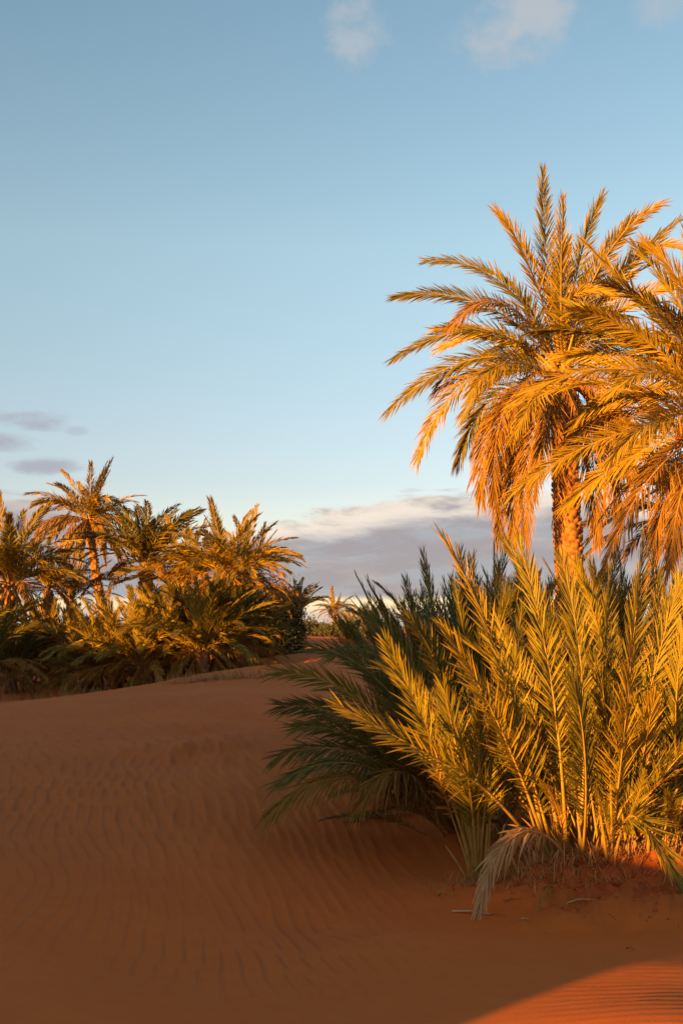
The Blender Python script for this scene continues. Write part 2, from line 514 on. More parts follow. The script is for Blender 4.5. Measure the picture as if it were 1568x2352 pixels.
def leaflets(P, T, S, N, L, rng, leaf=0.42, n=52, pet=0.16, vee=25, vsp=22, droop=0.08, wid=0.013, fold=True, a0=62, a1=16, short=0.0, gaps=0.04):
    s1 = np.linspace(0, 1, n)
    s1 = np.tile(s1, 2) + rng.normal(0, 0.35 / n, 2 * n)
    s1 = np.clip(s1, 0, 1)
    side = np.repeat([1.0, -1.0], n)
    keep = rng.random(2 * n) > gaps
    s1, side = s1[keep], side[keep]
    k = len(s1)
    s = pet + (1 - pet) * s1 * 0.995
    m = len(P)
    xs = np.linspace(0, 1, m)
    I = lambda A: np.column_stack([np.interp(s, xs, A[:, i]) for i in range(3)])
    p, t, sv, nv = I(P), unit(I(T)), unit(I(S)), unit(I(N))
    a = np.radians(a0 + (a1 - a0) * s1 ** 0.9 + rng.normal(0, 6, k))
    v = np.radians(vee + vsp * rng.choice([-1.0, 0.0, 1.0], k) + rng.normal(0, 7, k)) * (1 - 0.5 * s1)
    D = unit(np.cos(a)[:, None] * t + np.sin(a)[:, None] * (side[:, None] * np.cos(v)[:, None] * sv + np.sin(v)[:, None] * nv))
    ln = leaf * np.minimum(1, 0.30 + 3.2 * s1) * (1 - 0.45 * s1 ** 2.6) * rng.uniform(0.85, 1.1, k) * (1 - short * rng.random(k))
    Wv = unit(t - (t * D).sum(1, keepdims=True) * D)
    r = rng.normal(0.3, 0.45, k) * side
    B = np.cross(D, Wv)
    Wv = Wv * np.cos(r)[:, None] + B * np.sin(r)[:, None]
    B = np.cross(D, Wv)
    dr = droop * rng.uniform(0.4, 1.6, k)
    g_ = np.array([0, 0, -1.0])
    cpt = lambda q: p + D * (ln * q)[:, None] + (dr * ln * q * q)[:, None] * g_
    rn = rng.random(k)
    sfr = s1
    def tn(q):
        return np.column_stack([rn, np.full(k, q), sfr, np.ones(k)])
    if fold:
        rows, tn_ = [], []
        wv = wid * (0.6 + 0.5 * np.minimum(1, ln / leaf))
        c0 = cpt(0.0)
        rows += [c0 + Wv * (wv * .35)[:, None], c0 - Wv * (wv * .35)[:, None]]
        tn_ += [tn(0), tn(0)]
        for q, ww in ((0.32, 1.0), (0.72, 0.72)):
            cc = cpt(q)
            rows += [cc + Wv * (wv * ww)[:, None], cc - B * (wv * ww * .45)[:, None], cc - Wv * (wv * ww)[:, None]]
            tn_ += [tn(q)] * 3
        rows.append(cpt(1.0))
        tn_.append(tn(1.0))
        V = np.stack(rows, 1)
        TN = np.stack(tn_, 1)
        f = np.array([[0, 1, 3], [0, 3, 2], [1, 4, 3], [2, 3, 6], [2, 6, 5], [3, 4, 7], [3, 7, 6], [5, 6, 8], [6, 7, 8]])
    else:
        wv = wid * np.ones(k)
        cc = cpt(0.42)
        V = np.stack([cpt(0.0), cc + Wv * wv[:, None], cc - Wv * wv[:, None], cpt(1.0)], 1)
        TN = np.stack([tn(0), tn(.42), tn(.42), tn(1.0)], 1)
        f = np.array([[0, 2, 1], [1, 2, 3]])
    nv_ = V.shape[1]
    F = (f[None] + (np.arange(k) * nv_)[:, None, None]).reshape(-1, 3)
    return V.reshape(-1, 3), F, TN.reshape(-1, 4)


def tube(P, S, N, rad, sides=5):
    m = len(P)
    an = np.linspace(0, 2 * math.pi, sides, endpoint=False)
    V = P[:, None] + rad[:, None, None] * (np.cos(an)[None, :, None] * S[:, None] + 0.7 * np.sin(an)[None, :, None] * N[:, None])
    V = V.reshape(-1, 3)
    F = []
    for i in range(m - 1):
        for j in range(sides):
            a, b = i * sides + j, i * sides + (j + 1) % sides
            F += [[a, b, b + sides], [a, b + sides, a + sides]]
    return V, np.array(F)


def frond_data(P, sref, rng, roll=None, rib_r=0.022, m=18, base_wide=1.6, **kw):
    P, L = resample(np.asarray(P, float), m)
    T, S, N = frames(P, sref, roll)
    if N[:, 2].mean() < -0.15:
        N, S = -N, -S
    V, F, TN = leaflets(P, T, S, N, L, rng, **kw)
    x = np.linspace(0, 1, m)
    rad = rib_r * (1 - 0.88 * x) * (1 + base_wide * np.exp(-x * 14))
    Vr, Fr = tube(P, S, N, rad, 5 if kw.get('fold', True) else 4)
    return (mesh_tri('frond', V, F, False, TN), mesh_tri('midrib', Vr, Fr, True))


def arc(L, e0, e1, pw=1.25, sway=0.0, n=26):
    """curve in the XZ plane leaving the origin at elevation e0 and arriving at e1 (degrees)"""
    s = np.linspace(0, 1, n)
    e = np.radians(e0 + (e1 - e0) * s ** pw)
    az_ = sway * s
    d = np.column_stack([np.cos(e) * np.cos(az_), np.cos(e) * np.sin(az_), np.sin(e)])
    P = np.vstack([[0, 0, 0], np.cumsum((d[:-1] + d[1:]) * 0.5 * (L / (n - 1)), axis=0)])
    return P


def library(spec, seed, count, dead=False, fold=True, **kw):
    out = []
    rng = np.random.default_rng(seed)
    for i in range(count):
        e0 = rng.uniform(*spec[0])
        e1 = e0 - rng.uniform(*spec[1])
        P = arc(1.0 * 3.0, e0, e1, rng.uniform(1.0, 1.6), rng.normal(0, 0.22))
        roll = np.linspace(0, 1, 18) * rng.normal(0, 0.55) + rng.normal(0, 0.25)
        sref = np.array([[0, 0, 1.0]]) if abs(e0) < 72 and e1 > -75 else None
        # side vector: normal of the bending plane
        Pq, _ = resample(P, 18)
        T = unit(np.gradient(Pq, axis=0))
        pl = np.array([0, 1.0, 0]) + 0 * T
        N = unit(np.cross(pl, T)) * -1
        N = np.where(N[:, 2:3].mean() < 0, -N, N)
        out.append(frond_data(P, N, rng, roll, fold=fold, **kw))
    return out


def put(parent, pair, loc, az_, scale, tilt=0.0, mats=(None, None), roll=0.0, label=None):
    """one frond (leaflets) with its midrib, from shared mesh data; az_ = compass direction of lean"""
    fm, rm = pair
    o = bpy.data.objects.new('frond', fm)
    COL.objects.link(o)
    o.parent = parent
    o.location = loc
    o.rotation_euler = (roll, tilt, az_)
    o.scale = (scale,) * 3
    r = bpy.data.objects.new('midrib', rm)
    COL.objects.link(r)
    r.parent = o
    if label:
        o['label'] = label
    return o


def paint(lib, ml, mr, alt=None):
    for i, (f, r) in enumerate(lib):
        f.materials.append(alt if alt and i % 2 else ml)
        r.materials.append(mr)
    return lib


# near libraries (folded leaflets) and far ones (lighter)
near = dict(leaf=0.36, n=96, wid=0.0066, vee=28, a0=48, a1=13, droop=0.03)
N_ERECT = paint(library(((72, 88), (10, 38)), 1, 7, pet=0.34, **near), M_LEAF, M_RIB)
N_DARK = paint(library(((60, 88), (20, 60)), 2, 7, pet=0.22, **near), M_DARK, M_RIB)
N_DARKE = paint(library(((70, 88), (8, 34)), 22, 7, pet=0.2, **near), M_DARK, M_RIB)
N_LEAN = paint(library(((35, 60), (30, 60)), 3, 5, pet=0.3, **near), M_LEAF, M_RIB)
N_LEAND = paint(library(((25, 55), (30, 70)), 13, 5, pet=0.2, **near), M_DARK, M_RIB)
N_DEADF = paint(library(((30, 70), (35, 75)), 33, 5, **dict(near, pet=.2, leaf=.30, droop=.25, gaps=.25, short=.4)), M_DEAD, M_RIBD)
P_UP = paint(library(((62, 86), (15, 45)), 4, 5, pet=0.12, droop=0.08, a0=50, leaf=0.48, n=100, wid=0.012, vee=28), M_GOLD, M_RIB, M_LEAF)
P_MID = paint(library(((25, 60), (45, 85)), 5, 7, pet=0.12, droop=0.15, a0=50, leaf=0.48, n=100, wid=0.012, vee=25), M_GOLD, M_RIB, M_LEAF)
P_LOW = paint(library(((-5, 25), (55, 85)), 6, 6, pet=0.12, droop=0.35, leaf=0.42, n=90, wid=0.012, vee=5, a0=48), M_DEAD, M_RIBD)
P_SKIRT = paint(library(((-50, -20), (35, 50)), 7, 6, pet=0.10, droop=0.55, leaf=0.30, n=60, wid=0.014, vee=-5, a0=38, a1=10, short=0.3, gaps=0.1), M_DEAD, M_RIBD)
farkw = dict(fold=False, n=64, wid=0.024, a0=54)
F_UP = paint(library(((58, 88), (12, 45)), 14, 6, pet=0.12, droop=0.08, leaf=0.56, vee=30, **farkw), M_GROVE, M_RIB)
F_MID = paint(library(((25, 58), (45, 85)), 15, 6, pet=0.12, droop=0.15, leaf=0.56, vee=26, **farkw), M_GROVE, M_RIB)
F_GOLD = paint(library(((25, 70), (40, 80)), 18, 6, pet=0.12, droop=0.15, leaf=0.56, vee=26, **farkw), M_GOLD, M_RIB)
F_LOW = paint(library(((-5, 25), (55, 85)), 16, 5, pet=0.12, droop=0.35, leaf=0.48, vee=5, **farkw), M_DEAD, M_RIBD)
F_SKIRT = paint(library(((-50, -20), (35, 50)), 17, 5, pet=0.10, droop=0.55, leaf=0.32, vee=-5, **dict(farkw, a0=38, a1=10)), M_DEAD, M_RIBD)
F_DARK = paint(library(((40, 88), (20, 70)), 19, 7, pet=0.15, droop=0.12, leaf=0.56, vee=24, **farkw), M_DARK, M_RIB)

GA = 2.399963


def crown(parent, c, L, sets, seed, az_range=None):
    """sets = [(library, count, scale multiplier, radius)] spread round the top of a trunk"""
    rng = np.random.default_rng(seed)
    k = 0
    for lib, cnt, sc, rad in sets:
        for i in range(cnt):
            a = GA * k + rng.normal(0, 0.25)
            if az_range:
                a = az_range[0] + (az_range[1] - az_range[0]) * ((k * 0.618034) % 1.0)
            k += 1
            s = L / 3.0 * sc * rng.uniform(0.82, 1.08)
            loc = (c[0] + rad * math.cos(a), c[1] + rad * math.sin(a), c[2] + rng.uniform(-0.12, 0.10))
            put(parent, lib[rng.integers(len(lib))], loc, a, s, rng.normal(0, 0.09), roll=rng.normal(0, 0.08))


def clump(parent, n, L, lib, seed, rad=0.22, lean=(0.0, 0.5), az_range=None, h0=-0.03, height=0.0, vmin=0.72):
    """fronds rising from the ground in a fan; lean tilts each outwards (radians)"""
    rng = np.random.default_rng(seed)
    for k in range(n):
        a = rng.uniform(*az_range) if az_range else GA * k + rng.normal(0, 0.3)
        q = (k + 0.5) / n
        s = L / 3.0 * rng.uniform(vmin, 1.06) * (1 - 0.15 * q)
        r_ = rad * math.sqrt(q)
        tl = lean[0] + (lean[1] - lean[0]) * q + rng.normal(0, 0.06)
        put(parent, lib[rng.integers(len(lib))], (r_ * math.cos(a), r_ * math.sin(a), h0 + height * (1 - 0.3 * q)), a, s, tl, roll=rng.normal(0, 0.10))


def stems(parent, n, seed, rad=.3, lo=.25, hi=.9, mat=None):
    rng = np.random.default_rng(seed)
    for k in range(n):
        a, q = rng.uniform(0, 6.28), math.sqrt(rng.random())
        L_ = rng.uniform(lo, hi)
        b0 = np.array([math.cos(a) * rad * q, math.sin(a) * rad * q, -.04])
        ln = q * rng.uniform(.1, .9)
        d = unit(np.array([math.cos(a + rng.normal(0, .4)) * ln, math.sin(a + rng.normal(0, .4)) * ln, 1.0]))
        P, _ = resample(np.array([[0, 0, 0], d * L_ * .5, d * L_ + [0, 0, -.12 * L_ * ln]]), 6)
        T, S, N = frames(P, np.array([[0.1, 0.9, 0.1]]), None)
        v_, f_ = tube(P, S, N, np.linspace(.017, .007, 6) * rng.uniform(.7, 1.3), 5)
        link('bare_stem', mesh_tri('bare_stem', v_, f_, True), parent, tuple(b0), mat=mat or (M_RIB if rng.random() < .6 else M_RIBD))


def trunk(parent, base, top, r0, r1, stubs=True, bow=0.0, detail=1.0, seed=0, sp=0.13):
    rng = np.random.default_rng(seed)
    base, top = np.array(base, float), np.array(top, float)
    m = 26
    s = np.linspace(0, 1, m)
    P = base + (top - base) * s[:, None]
    P[:, 0] += bow * np.sin(s * math.pi)
    sides = 14
    an = np.linspace(0, 2 * math.pi, sides, endpoint=False)
    rad = r0 + (r1 - r0) * s + 0.25 * r0 * np.exp(-s * 9)
    V = P[:, None] + (rad[:, None] * (1 + rng.normal(0, 0.04, (m, sides))))[..., None] * np.stack([np.cos(an), np.sin(an), 0 * an], 1)[None]
    V = V.reshape(-1, 3)
    F = []
    for i in range(m - 1):
        for j in range(sides):
            a, b = i * sides + j, i * sides + (j + 1) % sides
            F += [[a, b, b + sides], [a, b + sides, a + sides]]
    t = link('trunk', mesh_tri('trunk', V, F, True), parent, mat=M_BARK)
    if stubs:
        H = np.linalg.norm(top - base)
        n = int(H / sp * 8 * detail)
        Vs, Fs = [], []
        box = np.array([[-1, 0, -1], [1, 0, -1], [1, 0, 0.6], [-1, 0, 0.6], [-.55, 1, 0.1], [.55, 1, 0.1], [.5, 1, 1], [-.5, 1, 1]], float)
        bf = np.array([[4, 5, 6], [4, 6, 7], [0, 1, 5], [0, 5, 4], [1, 2, 6], [1, 6, 5], [2, 3, 7], [2, 7, 6], [3, 0, 4], [3, 4, 7]])
        for k in range(n):
            q = k / n
            c_ = np.array([np.interp(q, s, P[:, i]) for i in range(3)])
            rq = np.interp(q, s, rad)
            a = GA * k + rng.normal(0, 0.08)
            wd = rq * 0.36 * rng.uniform(0.8, 1.15)
            ht = sp * 0.55 * rng.uniform(0.8, 1.2)
            out = rq * rng.uniform(0.14, 0.30) * (1.6 if q > 0.86 else 1.0)
            b = box * [wd, 1, ht]
            b[:, 1] = rq * 0.93 + box[:, 1] * out
            ca, sa = math.cos(a - math.pi / 2), math.sin(a - math.pi / 2)
            X = b[:, 0] * ca - b[:, 1] * sa
            Y = b[:, 0] * sa + b[:, 1] * ca
            Vs.append(np.column_stack([X, Y, b[:, 2]]) + c_)
            Fs.append(bf + 8 * k)
        link('bark', mesh_tri('bark', np.vstack(Vs), np.vstack(Fs)), t, mat=M_BOOT, kind='stuff')
    return t


def custom(parent, pl, pts, rng, ml, mr, roll=None, sref=None, **kw):
    """one frond through given points (world), bowed smoothly; parent at pl"""
    A = [np.asarray(q, float) for q in pts]
    if len(A) == 3:
        a, q, b = A
        c_ = 2 * q - 0.5 * (a + b)
        t = np.linspace(0, 1, 24)[:, None]
        P = (1 - t) ** 2 * a + 2 * t * (1 - t) * c_ + t * t * b
    else:
        n = len(A)
        ext = [2 * A[0] - A[1]] + A + [2 * A[-1] - A[-2]]
        P = []
        for i in range(1, n):
            p0, p1, p2, p3 = ext[i - 1:i + 3]
            for t in np.linspace(0, 1, 9)[:-1]:
                P.append(0.5 * ((2 * p1) + (-p0 + p2) * t + (2 * p0 - 5 * p1 + 4 * p2 - p3) * t * t + (-p0 + 3 * p1 - 3 * p2 + p3) * t ** 3))
        P.append(A[-1])
        P = np.array(P)
    base = P[0].copy()
    if sref is None:
        sref = np.array([0.25, -1.0, 0.35])
    sref = np.asarray(sref, float) / np.linalg.norm(sref)
    rl = None if roll is None else np.linspace(roll[0], roll[1], 18)
    f, r = frond_data(P - base, sref[None, :], rng, rl, **kw)
    f.materials.append(ml)
    r.materials.append(mr)
    o = link('frond', f, parent, tuple(base - np.array(pl)))
    link('midrib', r, o)
    return o


def on_ground(u, d, sink=0.03):
    x = ray(u, 1400)[0] * d
    return (x, d, gz(x, d) - sink)


# ------------------------------------------------------------------ right: tall palm
def tall_palm():
    D = 22.0
    C_ = pt(1292, 862, D)
    b = on_ground(1325, D, 0.1)
    t = thing('date_palm', 'tall date palm with a full golden crown rising behind the sunlit bushes', 'palm', b)
    rel = C_ - np.array(b)
    trunk(t, (0, 0, 0), tuple(rel - np.array([0, 0, 0.25])), 0.27, 0.22, detail=1.1, seed=3, bow=-0.05, sp=.10)
    rng = np.random.default_rng(77)
    kw = dict(leaf=0.58, n=125, wid=0.0110, rib_r=0.026, pet=0.12, a0=50, a1=12)
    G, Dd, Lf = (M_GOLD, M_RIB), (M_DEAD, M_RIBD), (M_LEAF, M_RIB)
    # (points u,v,depth offset), materials, droop, vee
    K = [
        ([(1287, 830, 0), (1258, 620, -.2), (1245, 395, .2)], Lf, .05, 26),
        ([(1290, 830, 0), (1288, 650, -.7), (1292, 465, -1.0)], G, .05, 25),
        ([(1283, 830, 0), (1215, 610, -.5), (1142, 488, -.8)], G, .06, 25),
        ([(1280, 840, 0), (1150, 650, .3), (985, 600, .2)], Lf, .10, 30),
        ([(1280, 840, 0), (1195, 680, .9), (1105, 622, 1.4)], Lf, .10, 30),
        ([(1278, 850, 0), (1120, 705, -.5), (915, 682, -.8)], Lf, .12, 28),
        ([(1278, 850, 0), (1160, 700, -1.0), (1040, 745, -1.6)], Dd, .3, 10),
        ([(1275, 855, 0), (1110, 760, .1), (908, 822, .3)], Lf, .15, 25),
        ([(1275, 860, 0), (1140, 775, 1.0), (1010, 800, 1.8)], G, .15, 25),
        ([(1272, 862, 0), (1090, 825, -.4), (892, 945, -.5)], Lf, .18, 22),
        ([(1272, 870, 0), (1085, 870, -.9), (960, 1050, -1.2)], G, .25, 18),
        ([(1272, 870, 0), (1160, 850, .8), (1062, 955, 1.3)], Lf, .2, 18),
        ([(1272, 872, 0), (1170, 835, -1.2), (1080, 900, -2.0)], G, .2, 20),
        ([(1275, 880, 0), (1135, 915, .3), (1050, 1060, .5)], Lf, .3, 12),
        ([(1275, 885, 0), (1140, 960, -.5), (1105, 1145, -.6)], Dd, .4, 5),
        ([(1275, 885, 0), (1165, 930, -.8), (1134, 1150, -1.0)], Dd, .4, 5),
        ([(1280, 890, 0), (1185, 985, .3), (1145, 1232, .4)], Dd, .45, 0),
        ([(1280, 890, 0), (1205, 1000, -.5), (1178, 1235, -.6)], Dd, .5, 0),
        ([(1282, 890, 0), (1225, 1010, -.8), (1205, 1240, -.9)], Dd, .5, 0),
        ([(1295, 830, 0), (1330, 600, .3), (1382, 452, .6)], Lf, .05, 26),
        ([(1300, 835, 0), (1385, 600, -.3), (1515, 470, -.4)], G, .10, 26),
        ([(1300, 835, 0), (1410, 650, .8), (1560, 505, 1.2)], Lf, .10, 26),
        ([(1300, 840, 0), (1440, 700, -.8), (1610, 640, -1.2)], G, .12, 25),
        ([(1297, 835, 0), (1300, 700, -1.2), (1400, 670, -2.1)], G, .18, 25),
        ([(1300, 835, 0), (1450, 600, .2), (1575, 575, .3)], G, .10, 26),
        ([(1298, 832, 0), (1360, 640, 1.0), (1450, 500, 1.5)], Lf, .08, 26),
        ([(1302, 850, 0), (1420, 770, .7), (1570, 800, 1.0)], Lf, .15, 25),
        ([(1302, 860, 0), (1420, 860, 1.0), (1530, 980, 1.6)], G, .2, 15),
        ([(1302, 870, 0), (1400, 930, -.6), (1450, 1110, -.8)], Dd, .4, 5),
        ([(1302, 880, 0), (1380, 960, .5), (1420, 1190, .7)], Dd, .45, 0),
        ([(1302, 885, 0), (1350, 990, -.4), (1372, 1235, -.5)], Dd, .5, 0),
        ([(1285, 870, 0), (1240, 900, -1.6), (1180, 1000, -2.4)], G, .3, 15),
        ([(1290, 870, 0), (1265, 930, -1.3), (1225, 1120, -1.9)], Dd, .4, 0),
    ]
    for pts_, (ml, mr), dr, ve in K:
        P = [pt(a, b_, D + c_) for a, b_, c_ in pts_]
        custom(t, b, P, rng, ml, mr, roll=(rng.uniform(-.5, .2), rng.uniform(-.7, .5)), droop=dr, vee=ve, **kw)
    # the far side of the crown and the dry skirt
    crown(t, tuple(rel), 3.2, [(P_UP, 5, .95, .05), (P_MID, 12, 0.9, .08)], 5, (0.1, math.pi - 0.1))
    crown(t, tuple(rel - np.array([0, 0, .12])), 3.0, [(P_LOW, 8, .9, .14), (P_SKIRT, 22, .95, .17)], 6)
    dates(t, rel, 4, 9, 1.0)
    return t


def dates(parent, c, n, seed, s=1.0):
    rng = np.random.default_rng(seed)
    for k in range(n):
        a = rng.uniform(math.pi, 2 * math.pi)
        end = np.array(c) + [math.cos(a) * .55 * s, math.sin(a) * .55 * s, rng.uniform(-.25, .15)]
        V, F = [], []
        ico_v = np.array([[0, 0, 1], [0, 0, -1], [1, 0, 0], [-1, 0, 0], [0, 1, 0], [0, -1, 0]], float)
        ico_f = np.array([[0, 2, 4], [0, 4, 3], [0, 3, 5], [0, 5, 2], [1, 4, 2], [1, 3, 4], [1, 5, 3], [1, 2, 5]])
        q = 0
        for j in range(26):
            top_ = rng.normal(0, .05, 3)
            dn = np.array([rng.normal(0, .10), rng.normal(0, .10), -rng.uniform(.05, .35)]) * s
            V.append(ico_v * [.014, .014, .022] * s + dn + top_)
            F.append(ico_f + q)
            q += 6
            st = np.array([[0, 0, 0], [.004, 0, 0], dn + top_ + [.004, 0, 0], dn + top_])
            V.append(st)
            F.append(np.array([[0, 1, 2], [0, 2, 3]]) + q)
            q += 4
        o = link('date_cluster', mesh_tri('date_cluster', np.vstack(V), np.vstack(F)), parent, tuple(end), mat=M_DATE)
        P, _ = resample(np.array([np.array(c) - end, (np.array(c) - end) * .4 + [0, 0, .14], [0, 0, 0]]), 7)
        T, S, N = frames(P, np.array([[0.3, 0.2, 1.0]]), None)
        v_, f_ = tube(P, S, N, np.full(7, .012 * s), 4)
        link('stalk', mesh_tri('stalk', v_, f_, True), o, mat=M_RIB)


tall_palm()


# ------------------------------------------------------------------ right edge: nearer palm, crown just outside the frame
def edge_palm():
    D = 17.0
    C_ = pt(1672, 965, D)
    b = on_ground(1700, D, 0.1)
    t = thing('date_palm', 'nearer date palm at the right edge, bright golden fronds sweeping in from its hidden trunk', 'palm', b)
    rel = C_ - np.array(b)
    trunk(t, (0, 0, 0), tuple(rel - np.array([0, 0, 0.2])), 0.26, 0.21, seed=5)
    rng = np.random.default_rng(31)
    kw = dict(leaf=0.52, n=120, wid=0.0100, rib_r=0.026, pet=0.12, a0=50, a1=12)
    G, Dd, Lf = (M_GOLD, M_RIB), (M_DEAD, M_RIBD), (M_LEAF, M_RIB)
    K = [
        ([(1665, 950, 0), (1430, 848, -.8), (1185, 920, -1.1)], G, .10, 30),
        ([(1665, 945, 0), (1500, 730, -.6), (1345, 560, -.5)], G, .05, 28),
        ([(1665, 950, 0), (1480, 790, .3), (1300, 695, .5)], Lf, .10, 25),
        ([(1665, 940, 0), (1590, 700, -.8), (1480, 560, -1.2)], G, .08, 28),
        ([(1668, 940, 0), (1610, 720, .6), (1575, 540, .8)], Lf, .06, 26),
        ([(1665, 960, 0), (1400, 1005, -.8), (1175, 1135, -1.2)], G, .12, 30),
        ([(1665, 970, 0), (1470, 1040, .4), (1300, 1160, .6)], G, .18, 22),
        ([(1665, 975, 0), (1500, 1090, -.9), (1385, 1320, -1.3)], Dd, .35, 8),
        ([(1665, 960, 0), (1470, 900, .9), (1330, 960, 1.5)], G, .2, 20),
        ([(1668, 975, 0), (1560, 1080, .5), (1500, 1240, .7)], Dd, .4, 5),
        ([(1668, 975, 0), (1580, 1090, -.8), (1540, 1300, -1.1)], Dd, .4, 5),
        ([(1665, 960, 0), (1530, 860, -1.4), (1400, 905, -2.2)], G, .15, 25),
        ([(1665, 965, 0), (1520, 960, -1.2), (1400, 1060, -2.0)], G, .2, 22),
        ([(1668, 955, 0), (1580, 800, -1.4), (1500, 720, -2.2)], G, .12, 25),
    ]
    for pts_, (ml, mr), dr, ve in K:
        P = [pt(a, b_, D + c_) for a, b_, c_ in pts_]
        custom(t, b, P, rng, ml, mr, roll=(rng.uniform(-.4, .2), rng.uniform(-.5, .4)), droop=dr, vee=ve, **kw)
    crown(t, tuple(rel), 3.3, [(P_UP, 7, .95, .05), (P_MID, 16, .95, .08)], 25)
    crown(t, tuple(rel - np.array([0, 0, .1])), 3.0, [(P_LOW, 6, .8, .13), (P_SKIRT, 7, .8, .17)], 26)
    dates(t, rel - np.array([.2, .1, 0]), 4, 19, 1.2)


edge_palm()


def back_palm():
    D = 24.0
    C_ = pt(1640, 1195, D)
    b = on_ground(1650, D, 0.1)
    t = thing('date_palm', 'shorter date palm with rusty hanging fronds low at the right edge behind the bushes', 'palm', b)
    rel = C_ - np.array(b)
    trunk(t, (0, 0, 0), tuple(rel - np.array([0, 0, 0.2])), 0.26, 0.21, seed=6)
    crown(t, tuple(rel), 3.6, [(P_UP, 6, .9, .05), (P_MID, 20, .95, .08), (P_LOW, 8, .9, .12), (P_SKIRT, 8, .8, .17)], 35)


back_palm()

# ------------------------------------------------------------------ right: the sunlit clumps
BG = 'sunlit young palm clumps on the right'


def ckey(t, b, L_, rng, kw0, mats, vee=26, droop=.05, roll=None):
    P = [pt(a, v_, d_) for a, v_, d_ in L_]
    P[0][2] = gz(P[0][0], P[0][1]) - 0.03
    return custom(t, b, P, rng, mats[0], mats[1], roll=roll or (rng.uniform(-.4, .3), rng.uniform(-.7, .6)), vee=vee, droop=droop, **kw0)


LK = dict(leaf=0.33, n=84, gaps=.10, wid=0.0060, rib_r=0.018, pet=0.34, a0=46, a1=13)
G, Dd, Lf, Dk, St = (M_GOLD, M_RIB), (M_DEAD, M_RIBD), (M_LEAF, M_RIB), (M_DARK, M_RIB), (M_STRAW, M_RIBS)
rngb = np.random.default_rng(501)

# narrow clump on its own
b = on_ground(1092, 9.1)
tA = thing('young_palm', 'slim young palm standing apart at the left of the sunlit bushes, base pinched narrow', 'palm bush', b, BG)
for L_ in ([(1092, 1985, 9.1), (1000, 1730, 9.0), (890, 1485, 8.8)],
           [(1094, 1985, 9.1), (1062, 1800, 8.95), (1020, 1590, 8.8)],
           [(1095, 1985, 9.1), (1098, 1800, 8.9), (1100, 1640, 8.7)],
           [(1098, 1985, 9.1), (1120, 1800, 9.0), (1150, 1640, 8.9)],
           [(1094, 1985, 9.1), (1080, 1830, 8.85), (1055, 1700, 8.6)],
           [(1100, 1985, 9.1), (1105, 1830, 9.2), (1120, 1690, 9.3)],
           [(1096, 1985, 9.1), (1040, 1790, 9.3), (960, 1600, 9.6)],
           [(1092, 1985, 9.1), (1110, 1760, 9.3), (1075, 1560, 9.5)]):
    ckey(tA, b, L_, rngb, LK, Lf)
stems(tA, 8, 4, .08, .2, .6)
# a bare orange stem leaning left
P = [pt(1088, 1985, 9.05), pt(1035, 1870, 8.95), pt(995, 1755, 8.9)]
P[0][2] = gz(P[0][0], P[0][1]) - .03
custom(tA, b, P, rngb, M_DEAD, M_RIB, leaf=.16, n=14, pet=.55, wid=.008, rib_r=.012)

# main clump
b = on_ground(1290, 9.2)
tB = thing('young_palm', 'largest sunlit palm bush, its tall frond tips crossing in front of the trunk', 'palm bush', b, BG)
for L_, mt in (([(1290, 1995, 9.2), (1130, 1830, 8.75), (1000, 1745, 8.4), (778, 1622, 8.0)], G),
               ([(1262, 1995, 9.2), (1160, 1560, 9.0), (1018, 1235, 9.0)], G),
               ([(1275, 1995, 9.2), (1160, 1700, 8.8), (1020, 1450, 8.5)], G),
               ([(1300, 1998, 9.1), (1270, 1600, 8.9), (1190, 1245, 9.2)], Lf),
               ([(1310, 1998, 9.2), (1250, 1720, 9.4), (1140, 1430, 9.8)], Lf),
               ([(1320, 1998, 9.1), (1340, 1620, 8.9), (1290, 1290, 9.0)], Lf),
               ([(1330, 1998, 9.0), (1345, 1780, 8.4), (1315, 1560, 8.1)], Dk),
               ([(1285, 1998, 9.2), (1225, 1800, 9.0), (1150, 1560, 9.0)], Lf),
               ([(1340, 1998, 9.2), (1300, 1700, 9.3), (1230, 1480, 9.5)], Lf)):
    ckey(tB, b, L_, rngb, dict(LK, n=86), mt)
clump(tB, 14, 2.2, N_ERECT, 61, 0.34, (-0.05, .32), (-.9, 2.2))
clump(tB, 10, 1.5, N_ERECT, 91, 0.36, (-0.05, .4), (-1.2, 1.5))
stems(tB, 34, 1, .34)
stems(tB, 40, 11, .40, .1, .42, M_RIBS)
# bleached dead frond arching over and down to the left
custom(tB, b, [pt(1300, 1975, 9.0), pt(1262, 1928, 8.7), pt(1200, 1912, 8.4), pt(1135, 1975, 8.15), pt(1103, 2072, 8.0)], rngb, M_STRAW, M_RIBS,
       roll=(0, 0), leaf=.26, n=60, wid=.008, a0=32, a1=8, droop=.45, vee=0, pet=.30, rib_r=.014)['label'] = 'bleached dry frond arching down to the sand'

